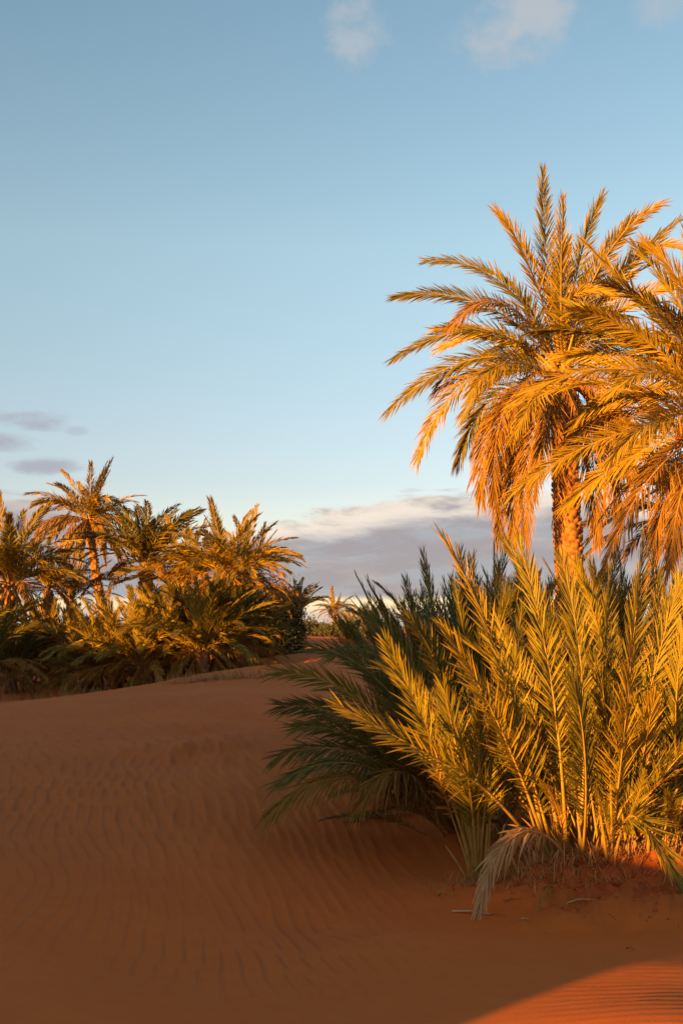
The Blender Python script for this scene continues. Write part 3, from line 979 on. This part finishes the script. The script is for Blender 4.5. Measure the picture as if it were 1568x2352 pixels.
b = on_ground(1412, 9.1)
tC = thing('young_palm', 'dense sunlit palm bush with bare orange stems, right of the largest one', 'palm bush', b, BG)
for L_, mt in (([(1400, 1995, 9.1), (1440, 1600, 9.0), (1480, 1240, 9.2)], Lf),
               ([(1395, 1995, 9.0), (1425, 1760, 8.4), (1455, 1480, 8.0)], G),
               ([(1400, 1995, 9.1), (1390, 1650, 9.4), (1400, 1320, 9.7)], Lf),
               ([(1405, 1995, 9.0), (1400, 1760, 8.6), (1380, 1560, 8.3)], Lf),
               ([(1410, 1995, 9.2), (1475, 1660, 9.0), (1560, 1340, 9.2)], Lf),
               ([(1385, 1995, 9.0), (1435, 1850, 8.8), (1568, 1735, 8.7)], Lf),
               ([(1405, 1995, 9.0), (1460, 1875, 8.8), (1580, 1850, 8.9)], Lf),
               ([(1400, 1995, 8.9), (1440, 1880, 8.3), (1500, 1925, 7.9), (1570, 2045, 7.7)], Lf),
               ([(1420, 1995, 9.1), (1465, 1800, 8.9), (1500, 1610, 8.7)], G)):
    ckey(tC, b, L_, rngb, dict(LK, n=84), mt)
clump(tC, 16, 2.3, N_ERECT, 62, 0.42, (-0.05, .4), (-.6, 3.4))
clump(tC, 10, 1.5, N_ERECT, 92, 0.36, (-0.05, .5))
stems(tC, 50, 2, .42)
stems(tC, 50, 12, .45, .1, .42, M_RIBS)

b = on_ground(1545, 9.4)
tD = thing('young_palm', 'sunlit palm bush cut by the right edge of the picture', 'palm bush', b, BG)
clump(tD, 20, 2.2, N_ERECT, 63, 0.42, (-0.08, .4), (-.4, 3.5))
clump(tD, 8, 1.5, N_ERECT, 93, 0.36, (-0.05, .5))
stems(tD, 40, 3, .42)
stems(tD, 40, 13, .45, .1, .42, M_RIBS)
for L_, mt in (([(1540, 1990, 9.4), (1530, 1640, 9.2), (1500, 1300, 9.3)], Lf),
               ([(1560, 1990, 9.4), (1550, 1700, 8.9), (1568, 1450, 8.7)], Lf),
               ([(1560, 1990, 9.4), (1590, 1700, 9.2), (1560, 1330, 9.4)], Lf)):
    ckey(tD, b, L_, rngb, dict(LK, n=84), mt)

b = on_ground(1370, 10.6)
tE = thing('young_palm', 'palm bush filling in behind the largest sunlit one, around the foot of the tall trunk', 'palm bush', b, BG)
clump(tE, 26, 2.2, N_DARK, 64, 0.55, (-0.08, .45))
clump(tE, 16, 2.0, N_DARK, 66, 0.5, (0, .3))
b = on_ground(1500, 11.4)
tF = thing('young_palm', 'tall palm bush behind the right hand clumps, tips level with the lowest hanging fronds', 'palm bush', b, BG)
clump(tF, 30, 3.0, N_ERECT, 65, 0.55, (-0.08, .45))

for t_, sd_ in ((tB, 801), (tC, 802), (tD, 803), (tE, 804)):
    clump(t_, 7, 1.7, N_DEADF, sd_, .36, (0, .35), (-2.2, 2.2))

# ------------------------------------------------------------------ shaded clumps, left of the sunlit ones
SG = 'shaded palm bushes in the middle of the view'
b = on_ground(1075, 11.0)
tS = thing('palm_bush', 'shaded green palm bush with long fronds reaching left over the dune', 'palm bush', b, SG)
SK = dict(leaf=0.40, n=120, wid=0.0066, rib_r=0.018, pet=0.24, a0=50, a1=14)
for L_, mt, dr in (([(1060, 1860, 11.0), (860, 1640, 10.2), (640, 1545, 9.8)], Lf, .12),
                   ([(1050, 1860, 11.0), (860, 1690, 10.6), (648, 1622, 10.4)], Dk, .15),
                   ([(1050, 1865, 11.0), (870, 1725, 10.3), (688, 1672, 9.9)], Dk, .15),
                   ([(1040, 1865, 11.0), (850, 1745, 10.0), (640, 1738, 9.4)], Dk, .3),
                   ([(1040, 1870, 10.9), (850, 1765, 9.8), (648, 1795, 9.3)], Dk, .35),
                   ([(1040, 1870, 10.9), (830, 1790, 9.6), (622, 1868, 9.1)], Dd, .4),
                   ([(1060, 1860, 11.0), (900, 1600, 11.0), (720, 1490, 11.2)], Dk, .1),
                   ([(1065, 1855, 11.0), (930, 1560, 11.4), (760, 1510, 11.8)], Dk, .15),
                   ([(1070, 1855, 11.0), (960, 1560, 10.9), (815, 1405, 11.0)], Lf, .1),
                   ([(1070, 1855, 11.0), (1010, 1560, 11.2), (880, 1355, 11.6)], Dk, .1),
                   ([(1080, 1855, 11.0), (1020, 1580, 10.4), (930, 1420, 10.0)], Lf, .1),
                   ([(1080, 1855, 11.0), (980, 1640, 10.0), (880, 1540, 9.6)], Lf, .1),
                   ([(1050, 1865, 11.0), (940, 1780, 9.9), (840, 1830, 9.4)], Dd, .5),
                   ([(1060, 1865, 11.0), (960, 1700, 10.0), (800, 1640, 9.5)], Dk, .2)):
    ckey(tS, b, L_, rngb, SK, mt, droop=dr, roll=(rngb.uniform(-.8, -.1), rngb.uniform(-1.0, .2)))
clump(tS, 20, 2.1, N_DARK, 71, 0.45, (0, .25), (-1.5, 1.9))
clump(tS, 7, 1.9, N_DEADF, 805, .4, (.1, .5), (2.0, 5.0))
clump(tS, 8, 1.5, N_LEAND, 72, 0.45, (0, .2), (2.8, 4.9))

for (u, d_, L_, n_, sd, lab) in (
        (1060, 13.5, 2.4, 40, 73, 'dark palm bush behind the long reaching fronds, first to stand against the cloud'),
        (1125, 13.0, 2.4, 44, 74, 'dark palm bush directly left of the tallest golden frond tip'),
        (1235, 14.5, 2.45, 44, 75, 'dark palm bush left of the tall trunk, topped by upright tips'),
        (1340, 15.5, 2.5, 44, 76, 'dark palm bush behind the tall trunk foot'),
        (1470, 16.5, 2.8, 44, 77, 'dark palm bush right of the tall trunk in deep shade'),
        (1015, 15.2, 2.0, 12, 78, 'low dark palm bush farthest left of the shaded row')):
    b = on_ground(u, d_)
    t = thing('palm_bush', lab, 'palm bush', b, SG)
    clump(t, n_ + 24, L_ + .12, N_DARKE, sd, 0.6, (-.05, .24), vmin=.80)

# ------------------------------------------------------------------ left: grove
GG = 'palms of the grove on the left'


def grove_palm(label, cu, cv, d, bu, L, sets, seed, r=0.24, lib_name='date_palm'):
    C_ = pt(cu, cv, d)
    b = on_ground(bu, d, 0.1)
    t = thing(lib_name, label, 'palm', b, GG)
    rel = C_ - np.array(b)
    trunk(t, (0, 0, 0), tuple(rel - np.array([0, 0, 0.2])), r, r * .8, detail=.7, seed=seed, bow=-0.15 if abs(cu - bu) > 20 else 0, sp=.2)
    crown(t, tuple(rel), L, sets, seed)
    return t


def S5(u_, m_, g_, l_, s_, extra=None):
    return [(F_UP, u_, 1, .05), (F_GOLD, g_, 1, .08), (F_MID, m_, 1, .08), (F_LOW, l_, .95, .12), (F_SKIRT, s_, .95, .17)]


grove_palm('tallest date palm of the left grove, leaning trunk and dry orange skirt', 205, 1195, 56, 268, 3.1, S5(9, 9, 14, 24, 26), 101)
grove_palm('date palm at the left edge of the picture with a thick hanging skirt', 22, 1345, 44, 20, 3.6, S5(12, 14, 8, 8, 16), 102, .3)
grove_palm('squat dark palm between the tallest palm and the bright one', 335, 1300, 47, 338, 3.2, [(F_DARK, 30, 1, .1), (F_MID, 12, 1, .1), (F_LOW, 8, .9, .12)], 103, .3)
grove_palm('brightest broad palm at the right of the grove, fronds lit orange', 520, 1325, 40, 528, 2.7, S5(9, 12, 18, 12, 20), 104, .3)
grove_palm('palm close behind and left of the brightest one', 462, 1320, 44, 468, 2.1, S5(6, 12, 4, 6, 6), 105)
grove_palm('darker palm behind the brightest one, its fronds jutting right', 575, 1318, 46, 578, 2.5, S5(8, 18, 2, 6, 14), 106)
grove_palm('half hidden palm between the left edge and the leaning trunk', 112, 1350, 50, 120, 2.4, S5(9, 14, 5, 6, 6), 107)
grove_palm('small dark palm at the far right end of the grove', 685, 1405, 66, 685, 2.0, [(F_DARK, 34, 1, .1)], 108, .2)
grove_palm('low palm peeping between the leaning trunk and the squat dark palm', 165, 1375, 52, 165, 2.3, S5(9, 9, 7, 3, 0), 109)
grove_palm('low palm tucked behind the middle bushes of the grove', 420, 1350, 46, 425, 2.8, S5(9, 12, 5, 3, 0), 110)

UG = 'palm bushes at the foot of the left grove'
for (u, d_, L_, h_, n_, sd, lib, lab) in (
        (-40, 37, 2.6, 1.2, 34, 200, 1, 'shadowy palm bush at the very left edge'),
        (30, 41, 2.2, .6, 34, 201, 1, 'shadowy palm bush under the palm at the left edge'),
        (120, 44, 2.2, 1.2, 38, 202, 0, 'orange tipped bush just right of the left edge palm'),
        (200, 38.5, 2.2, .9, 40, 203, 0, 'broad bush below the leaning palm trunk'),
        (265, 37.5, 2.5, 1.0, 40, 204, 0, 'green bush second from the leaning trunk'),
        (335, 36.5, 2.5, 1.1, 40, 205, 0, 'green bush in front of the squat dark palm'),
        (405, 37.0, 2.5, 1.3, 40, 206, 0, 'tall lit bush at the middle of the grove front'),
        (465, 36.0, 2.5, 1.2, 40, 207, 0, 'bush whose pale fronds point at the brightest palm'),
        (500, 37.0, 2.5, 1.3, 40, 208, 1, 'dark bush in front of the brightest palm'),
        (548, 38.5, 2.1, .8, 34, 209, 1, 'dark bush at the right end of the grove front, fronds over the path'),
        (215, 42, 2.5, 1.2, 34, 210, 2, 'golden bush behind the grove front, near the leaning trunk'),
        (395, 42, 2.2, 1.1, 34, 211, 2, 'golden bush behind the grove front, under the squat dark palm'),
        (140, 43, 2.6, 1.5, 34, 212, 2, 'golden bush behind the grove front, nearest the left edge palm'),
        (572, 43, 2.2, .8, 30, 213, 1, 'last dark bush of the grove before the open sand'),
        (455, 41, 2.3, 1.4, 34, 214, 2, 'golden bush rising left of the brightest palm trunk')):
    b = on_ground(u, d_, 0.05)
    t = thing('palm_bush', lab, 'palm bush', b, UG)
    rngu = np.random.default_rng(sd + 500)
    A = (F_UP, F_DARK, F_GOLD)[lib]
    B_ = (F_MID, F_DARK, F_MID)[lib]
    trunk(t, (0, 0, 0), (0, 0, h_), .22, .2, detail=.5, seed=sd, sp=.2)
    crown(t, (0, 0, h_), L_, [(A, n_ // 2, 1, .15), (B_, n_ // 2, 1, .2), (F_LOW, 9, .9, .2), (F_SKIRT, 7, .7, .22)], sd)

# unseen bushes added on the dune crest behind the camera to shade the scene
for (s_, L_, h_, sd, lab) in ((-7.3, 2.0, .3, 601, 'unseen palm bush added for shade on the dune crest behind the camera, nearest its low end'),
                              (-27, 2.4, .8, 602, 'unseen palm bush added for shade on the dune crest behind the camera, left of the gap'),
                              (-34.5, 2.0, .2, 603, 'low unseen palm bush added for shade on the dune crest behind the camera'),
                              (-38, 2.4, .8, 604, 'taller unseen palm bush added for shade on the dune crest behind the camera')):
    x_, y_ = s_ * math.cos(SUN_PHI) + RT * math.sin(SUN_PHI), -s_ * math.sin(SUN_PHI) + RT * math.cos(SUN_PHI)
    t = thing('palm_bush', lab, 'palm bush', (x_, y_, gz(x_, y_) - .05), 'unseen palm bushes added for shade on the dune crest behind the camera')
    trunk(t, (0, 0, -.2), (0, 0, h_), .2, .18, stubs=False, seed=sd)
    crown(t, (0, 0, h_), L_, [(F_UP, 10, 1, .15), (F_MID, 12, 1, .2)], sd)

# far palms
for (cu, cv, d, bu, L, n_, sd, lab, lib) in (
        (768, 1408, 118, 764, 2.5, 26, 301, 'small lone palm far off on the horizon beyond the path', F_MID),
        (806, 1455, 100, 806, 2.3, 24, 302, 'squat dark palm far off, right beside the lone horizon palm', F_DARK),
        (842, 1445, 90, 842, 2.2, 22, 303, 'distant palm half hidden by the long reaching fronds', F_DARK)):
    C_ = pt(cu, cv, d)
    b = on_ground(bu, d, 0.1)
    t = thing('date_palm', lab, 'palm', b, 'palms far off beyond the path')
    rel = C_ - np.array(b)
    trunk(t, (0, 0, 0), tuple(rel - np.array([0, 0, 0.2])), .26, .22, stubs=False, seed=sd)
    crown(t, tuple(rel), L, [(F_UP, 8, 1, .05), (lib, n_ - 8, 1, .1)] + ([(F_LOW, 6, .8, .1), (F_SKIRT, 6, .5, .15)] if lib is F_MID else []), sd)


# ------------------------------------------------------------------ shrubs, grass, litter
def leafy(name, label, b, rx, ry, rz, n, seed, size, group, mat):
    rng = np.random.default_rng(seed)
    t = thing(name, label, 'shrub', b, group)
    # branching stems
    stems = []
    tips = []
    for k in range(16):
        a, e = rng.uniform(0, 6.28), rng.uniform(.25, 1.2)
        tip = np.array([math.cos(a) * math.cos(e) * rx, math.sin(a) * math.cos(e) * ry, abs(math.sin(e)) * rz]) * rng.uniform(.55, .95)
        tips.append(tip)
        P, _ = resample(np.array([[0, 0, 0], tip * [.35, .35, .6], tip]), 6)
        T, S, N = frames(P, np.array([[0.9, 0.3, 0.1]]), None)
        v_, f_ = tube(P, S, N, np.linspace(.05, .01, 6) * rz / 3, 4)
        stems.append((v_, f_))
    q, V, F = 0, [], []
    for v_, f_ in stems:
        V.append(v_)
        F.append(f_ + q)
        q += len(v_)
    link('stem', mesh_tri('stem', np.vstack(V), np.vstack(F), True), t, mat=M_BARK)
    tips = np.array(tips)
    c_ = tips[rng.integers(len(tips), size=n)] * rng.uniform(.5, 1.12, (n, 1)) + rng.normal(0, .16, (n, 3)) * [rx, ry, rz]
    c_[:, 2] = np.abs(c_[:, 2])
    d = unit(rng.normal(0, 1, (n, 3)) + [0, 0, .6])
    w_ = unit(np.cross(d, rng.normal(0, 1, (n, 3))))
    V = np.stack([c_, c_ + d * size * .5 + w_ * size * .16, c_ + d * size, c_ + d * size * .5 - w_ * size * .16], 1).reshape(-1, 3)
    F = (np.array([[0, 1, 2], [0, 2, 3]])[None] + (np.arange(n) * 4)[:, None, None]).reshape(-1, 3)
    TN = np.repeat(np.column_stack([rng.random(n), np.full(n, .3), np.zeros(n), np.ones(n)]), 4, 0)
    link('foliage', mesh_tri('foliage', V, F, False, TN), t, mat=mat)


SHG = 'soft shrubs around the far end of the path'
for i, (u, d_, rx, rz, n, lab) in enumerate((
        (655, 56, 1.35, 3.4, 9000, 'tall rounded grey green shrub filling the right end of the grove'),
        (618, 50, 1.2, 2.4, 6000, 'rounded grey green shrub behind the last bush of the grove'),
        (715, 84, 2.2, 1.2, 3000, 'low dark shrub right behind the sandy crest'),
        (742, 90, 1.8, 1.3, 3000, 'yellowish low shrub left below the lone horizon palm'),
        (792, 78, 2.4, 1.1, 4000, 'low dark shrub right below the lone horizon palm'),
        (838, 70, 2.2, 1.3, 4000, 'low shrub half covered by the reaching fronds'),
        (690, 96, 2.4, 2.0, 4000, 'farthest low shrub at the foot of the grove end'))):
    leafy('shrub', lab, on_ground(u, d_, .1), rx, rx, rz, n, 400 + i, .22 if d_ < 60 else .3, SHG, M_SHRUB)


def grass(name, label, spots, seed, hh, cat=None):
    rng = np.random.default_rng(seed)
    V, F, q = [], [], 0
    for (x, y, r_, n) in spots:
        xs = x + rng.normal(0, r_, n)
        ys = y + rng.normal(0, r_, n)
        zs = ground(xs, ys) + relief(xs, ys)
        for a, b_, z in zip(xs, ys, zs):
            hgt = hh * rng.uniform(.4, 1.2)
            an, ln = rng.uniform(0, 6.28), rng.uniform(.2, 2.6)
            d = np.array([math.cos(an) * ln, math.sin(an) * ln, 1.0])
            d = d / np.linalg.norm(d)
            wv = np.array([-math.sin(an), math.cos(an), 0]) * .0042
            p0 = np.array([a, b_, z - .01])
            p1 = p0 + d * hgt * .55
            p2 = p1 + (d + [0, 0, -.5]) * hgt * .45
            V += [p0 - wv, p0 + wv, p1 + wv * .8, p1 - wv * .8, p2]
            F += [[q, q + 1, q + 2], [q, q + 2, q + 3], [q + 3, q + 2, q + 4]]
            q += 5
    link(name, mesh_tri(name, V, F), mat=M_GRASS, label=label, cat='dry grass', kind='stuff')


def gs(u, d_, r_, n):
    x = ray(u, 1400)[0] * d_
    return (x, d_, r_, n)


grass('dry_grass', 'broken straw and dry blades round the feet of the sunlit bushes',
      [gs(1092, 9.0, .14, 110), gs(1240, 9.0, .16, 160), gs(1290, 8.85, .2, 240), gs(1340, 8.75, .2, 240), gs(1400, 8.75, .22, 280),
       gs(1460, 8.7, .2, 240), gs(1530, 8.8, .22, 240), gs(1150, 8.9, .2, 40), gs(1270, 8.5, .12, 40)], 1, .22)
grass('dry_grass', 'small dry tuft on open sand left of the slim young palm', [gs(1010, 8.75, .05, 22)], 2, .12)
grass('dry_grass', 'pale dry grass along the dune crest below the grove', [gs(u, 25.5 + (u % 7) * .1, .35, 150) for u in range(420, 600, 26)], 3, .38)
grass('dry_grass', 'dry tufts in the shaded hollow at the left', [gs(140, 31, .35, 120), gs(205, 30, .4, 150), gs(20, 27, .4, 120)], 4, .35)


grass('dry_grass', 'small withered plant on the path between the dune crest and the lit strip', [gs(582, 27.5, .18, 90), gs(610, 28.5, .3, 60)], 6, .3)


def stick(name, label, p0, p1, r_, mat, cat, bend=.02, group=None):
    p0, p1 = np.array(p0, float), np.array(p1, float)
    mid = (p0 + p1) / 2 + [0, 0, bend]
    P, _ = resample(np.array([p0, mid, p1]) - p0, 9)
    T, S, N = frames(P, np.array([[0.1, 0.2, 1.0]]), None)
    v_, f_ = tube(P, S, N, np.linspace(r_, r_ * .45, 9), 6)
    n_ = len(v_)
    f_ = np.vstack([f_, [[0, i + 1, i] for i in range(1, 5)], [[n_ - 6, n_ - 6 + i, n_ - 5 + i] for i in range(1, 5)]])
    link(name, mesh_tri(name, v_, f_, True), loc=tuple(p0), mat=mat, label=label, cat=cat, group=group)


def surf2(u, v, lift=.006):
    lo, hi = 3.5, 3.5
    ds = np.arange(3.5, 60, .03)
    P = np.array([pt(u, v, d) for d in ds])
    z = ground(P[:, 0], P[:, 1]) + relief(P[:, 0], P[:, 1])
    k = int(np.argmax(P[:, 2] <= z))
    return np.array([P[k, 0], P[k, 1], z[k] + lift])


STG = 'dry stalks lying on the sand'
stick('dry_stalk', 'long bleached palm stalk lying on smooth sand left of the crusted soil', surf2(1038, 2099), surf2(1130, 2105), .014, M_RIBS, 'stalk', .012, STG)
stick('dry_stalk', 'bleached stalk on the crusted soil below the middle bush', surf2(1303, 2080), surf2(1362, 2073), .010, M_RIBS, 'stalk', .015, STG)
stick('dry_stalk', 'short brown stalk near the tip of the arching dead frond', surf2(1158, 2075), surf2(1196, 2070), .009, M_RIBD, 'stalk', .01, STG)
stick('dry_stalk', 'tiny pale stick right of the long bleached stalk', surf2(1196, 2115), surf2(1214, 2118), .008, M_RIBS, 'stalk', .006, STG)
stick('dry_stalk', 'thin dark twig continuing the long bleached stalk', surf2(1128, 2106), surf2(1162, 2111), .006, M_BARK, 'stalk', .01, STG)
stick('dry_stalk', 'thin dark twig on the sand before the lit corner', surf2(1438, 2184), surf2(1456, 2186), .006, M_BARK, 'stalk', .01, STG)


def fallen(label, ptsuv, lf, ml, mr):
    P = [surf2(u, v, .03) for u, v in ptsuv]
    t = thing('fallen_frond', label, 'fallen frond', tuple(P[0]), 'dead fronds lying under the shaded bush')
    custom(t, P[0], P, np.random.default_rng(int(ptsuv[0][0])), ml, mr, roll=(0, 0), sref=(0, 0, 1), leaf=lf, n=40, wid=.008, vee=4, vsp=5, droop=.02, a0=28, a1=8, pet=.1, rib_r=.010)


fallen('thin dead frond lying on the sand, lowest under the shaded bush', [(990, 1868), (890, 1880), (770, 1892)], .16, M_STRAW, M_RIBD)
fallen('brown dead frond lying along the dune just under the shaded bush', [(1050, 1838), (960, 1840), (840, 1848)], .22, M_DEAD, M_RIBD)

# clods of crusted soil
rng = np.random.default_rng(9)
n = 1800
cxs, cys = rng.uniform(1.0, 5.2, n), rng.uniform(7.2, 9.3, n)
mk = (mound(cxs, cys) > .25) | (rng.random(n) < .03)
cxs, cys = cxs[mk], cys[mk]
n = len(cxs)
czs = ground(cxs, cys) + relief(cxs, cys)
ico = np.array([[0, 0, 1], [.9, 0, .3], [.28, .85, .3], [-.72, .53, .3], [-.72, -.53, .3], [.28, -.85, .3], [.72, .53, -.3], [-.28, .85, -.3], [-.9, 0, -.3], [-.28, -.85, -.3], [.72, -.53, -.3]], float)
icf = np.array([[0, 1, 2], [0, 2, 3], [0, 3, 4], [0, 4, 5], [0, 5, 1], [1, 6, 2], [2, 7, 3], [3, 8, 4], [4, 9, 5], [5, 10, 1], [2, 6, 7], [3, 7, 8], [4, 8, 9], [5, 9, 10], [1, 10, 6]])
sz = rng.uniform(.004, .014, n) * (1 + 1.8 * (rng.random(n) > .95))
V = ico[None] * rng.uniform(.7, 1.25, (n, 11, 1)) * sz[:, None, None] * [1, 1, .8] + np.stack([cxs, cys, czs], 1)[:, None]
F = (icf[None] + (np.arange(n) * 11)[:, None, None]).reshape(-1, 3)
link('sand_clods', mesh_tri('sand_clods', V.reshape(-1, 3), F), mat=M_CLOD, label='crumbly clods of crusted sand in front of the bushes', cat='clods', kind='stuff')

# far hills on the horizon
xs = np.linspace(-900, 900, 120)
top_ = 2.6 + 3.2 * np.maximum(0, fbm(xs / 160, xs * 0, 5, 4) + .35) + 2.2
V, F = [], []
for i, x in enumerate(xs):
    V += [(x, 1500, -3), (x, 1540, top_[i]), (x, 1700, top_[i] * .9), (x, 1800, -3)]
for i in range(len(xs) - 1):
    for j in range(3):
        a = i * 4 + j
        F.append([a, a + 4, a + 5, a + 1])
link('hills', mesh_tri('hills', V, F, True), mat=M_HILL, kind='structure', label='low haze-tinted bluish hills on the far horizon')
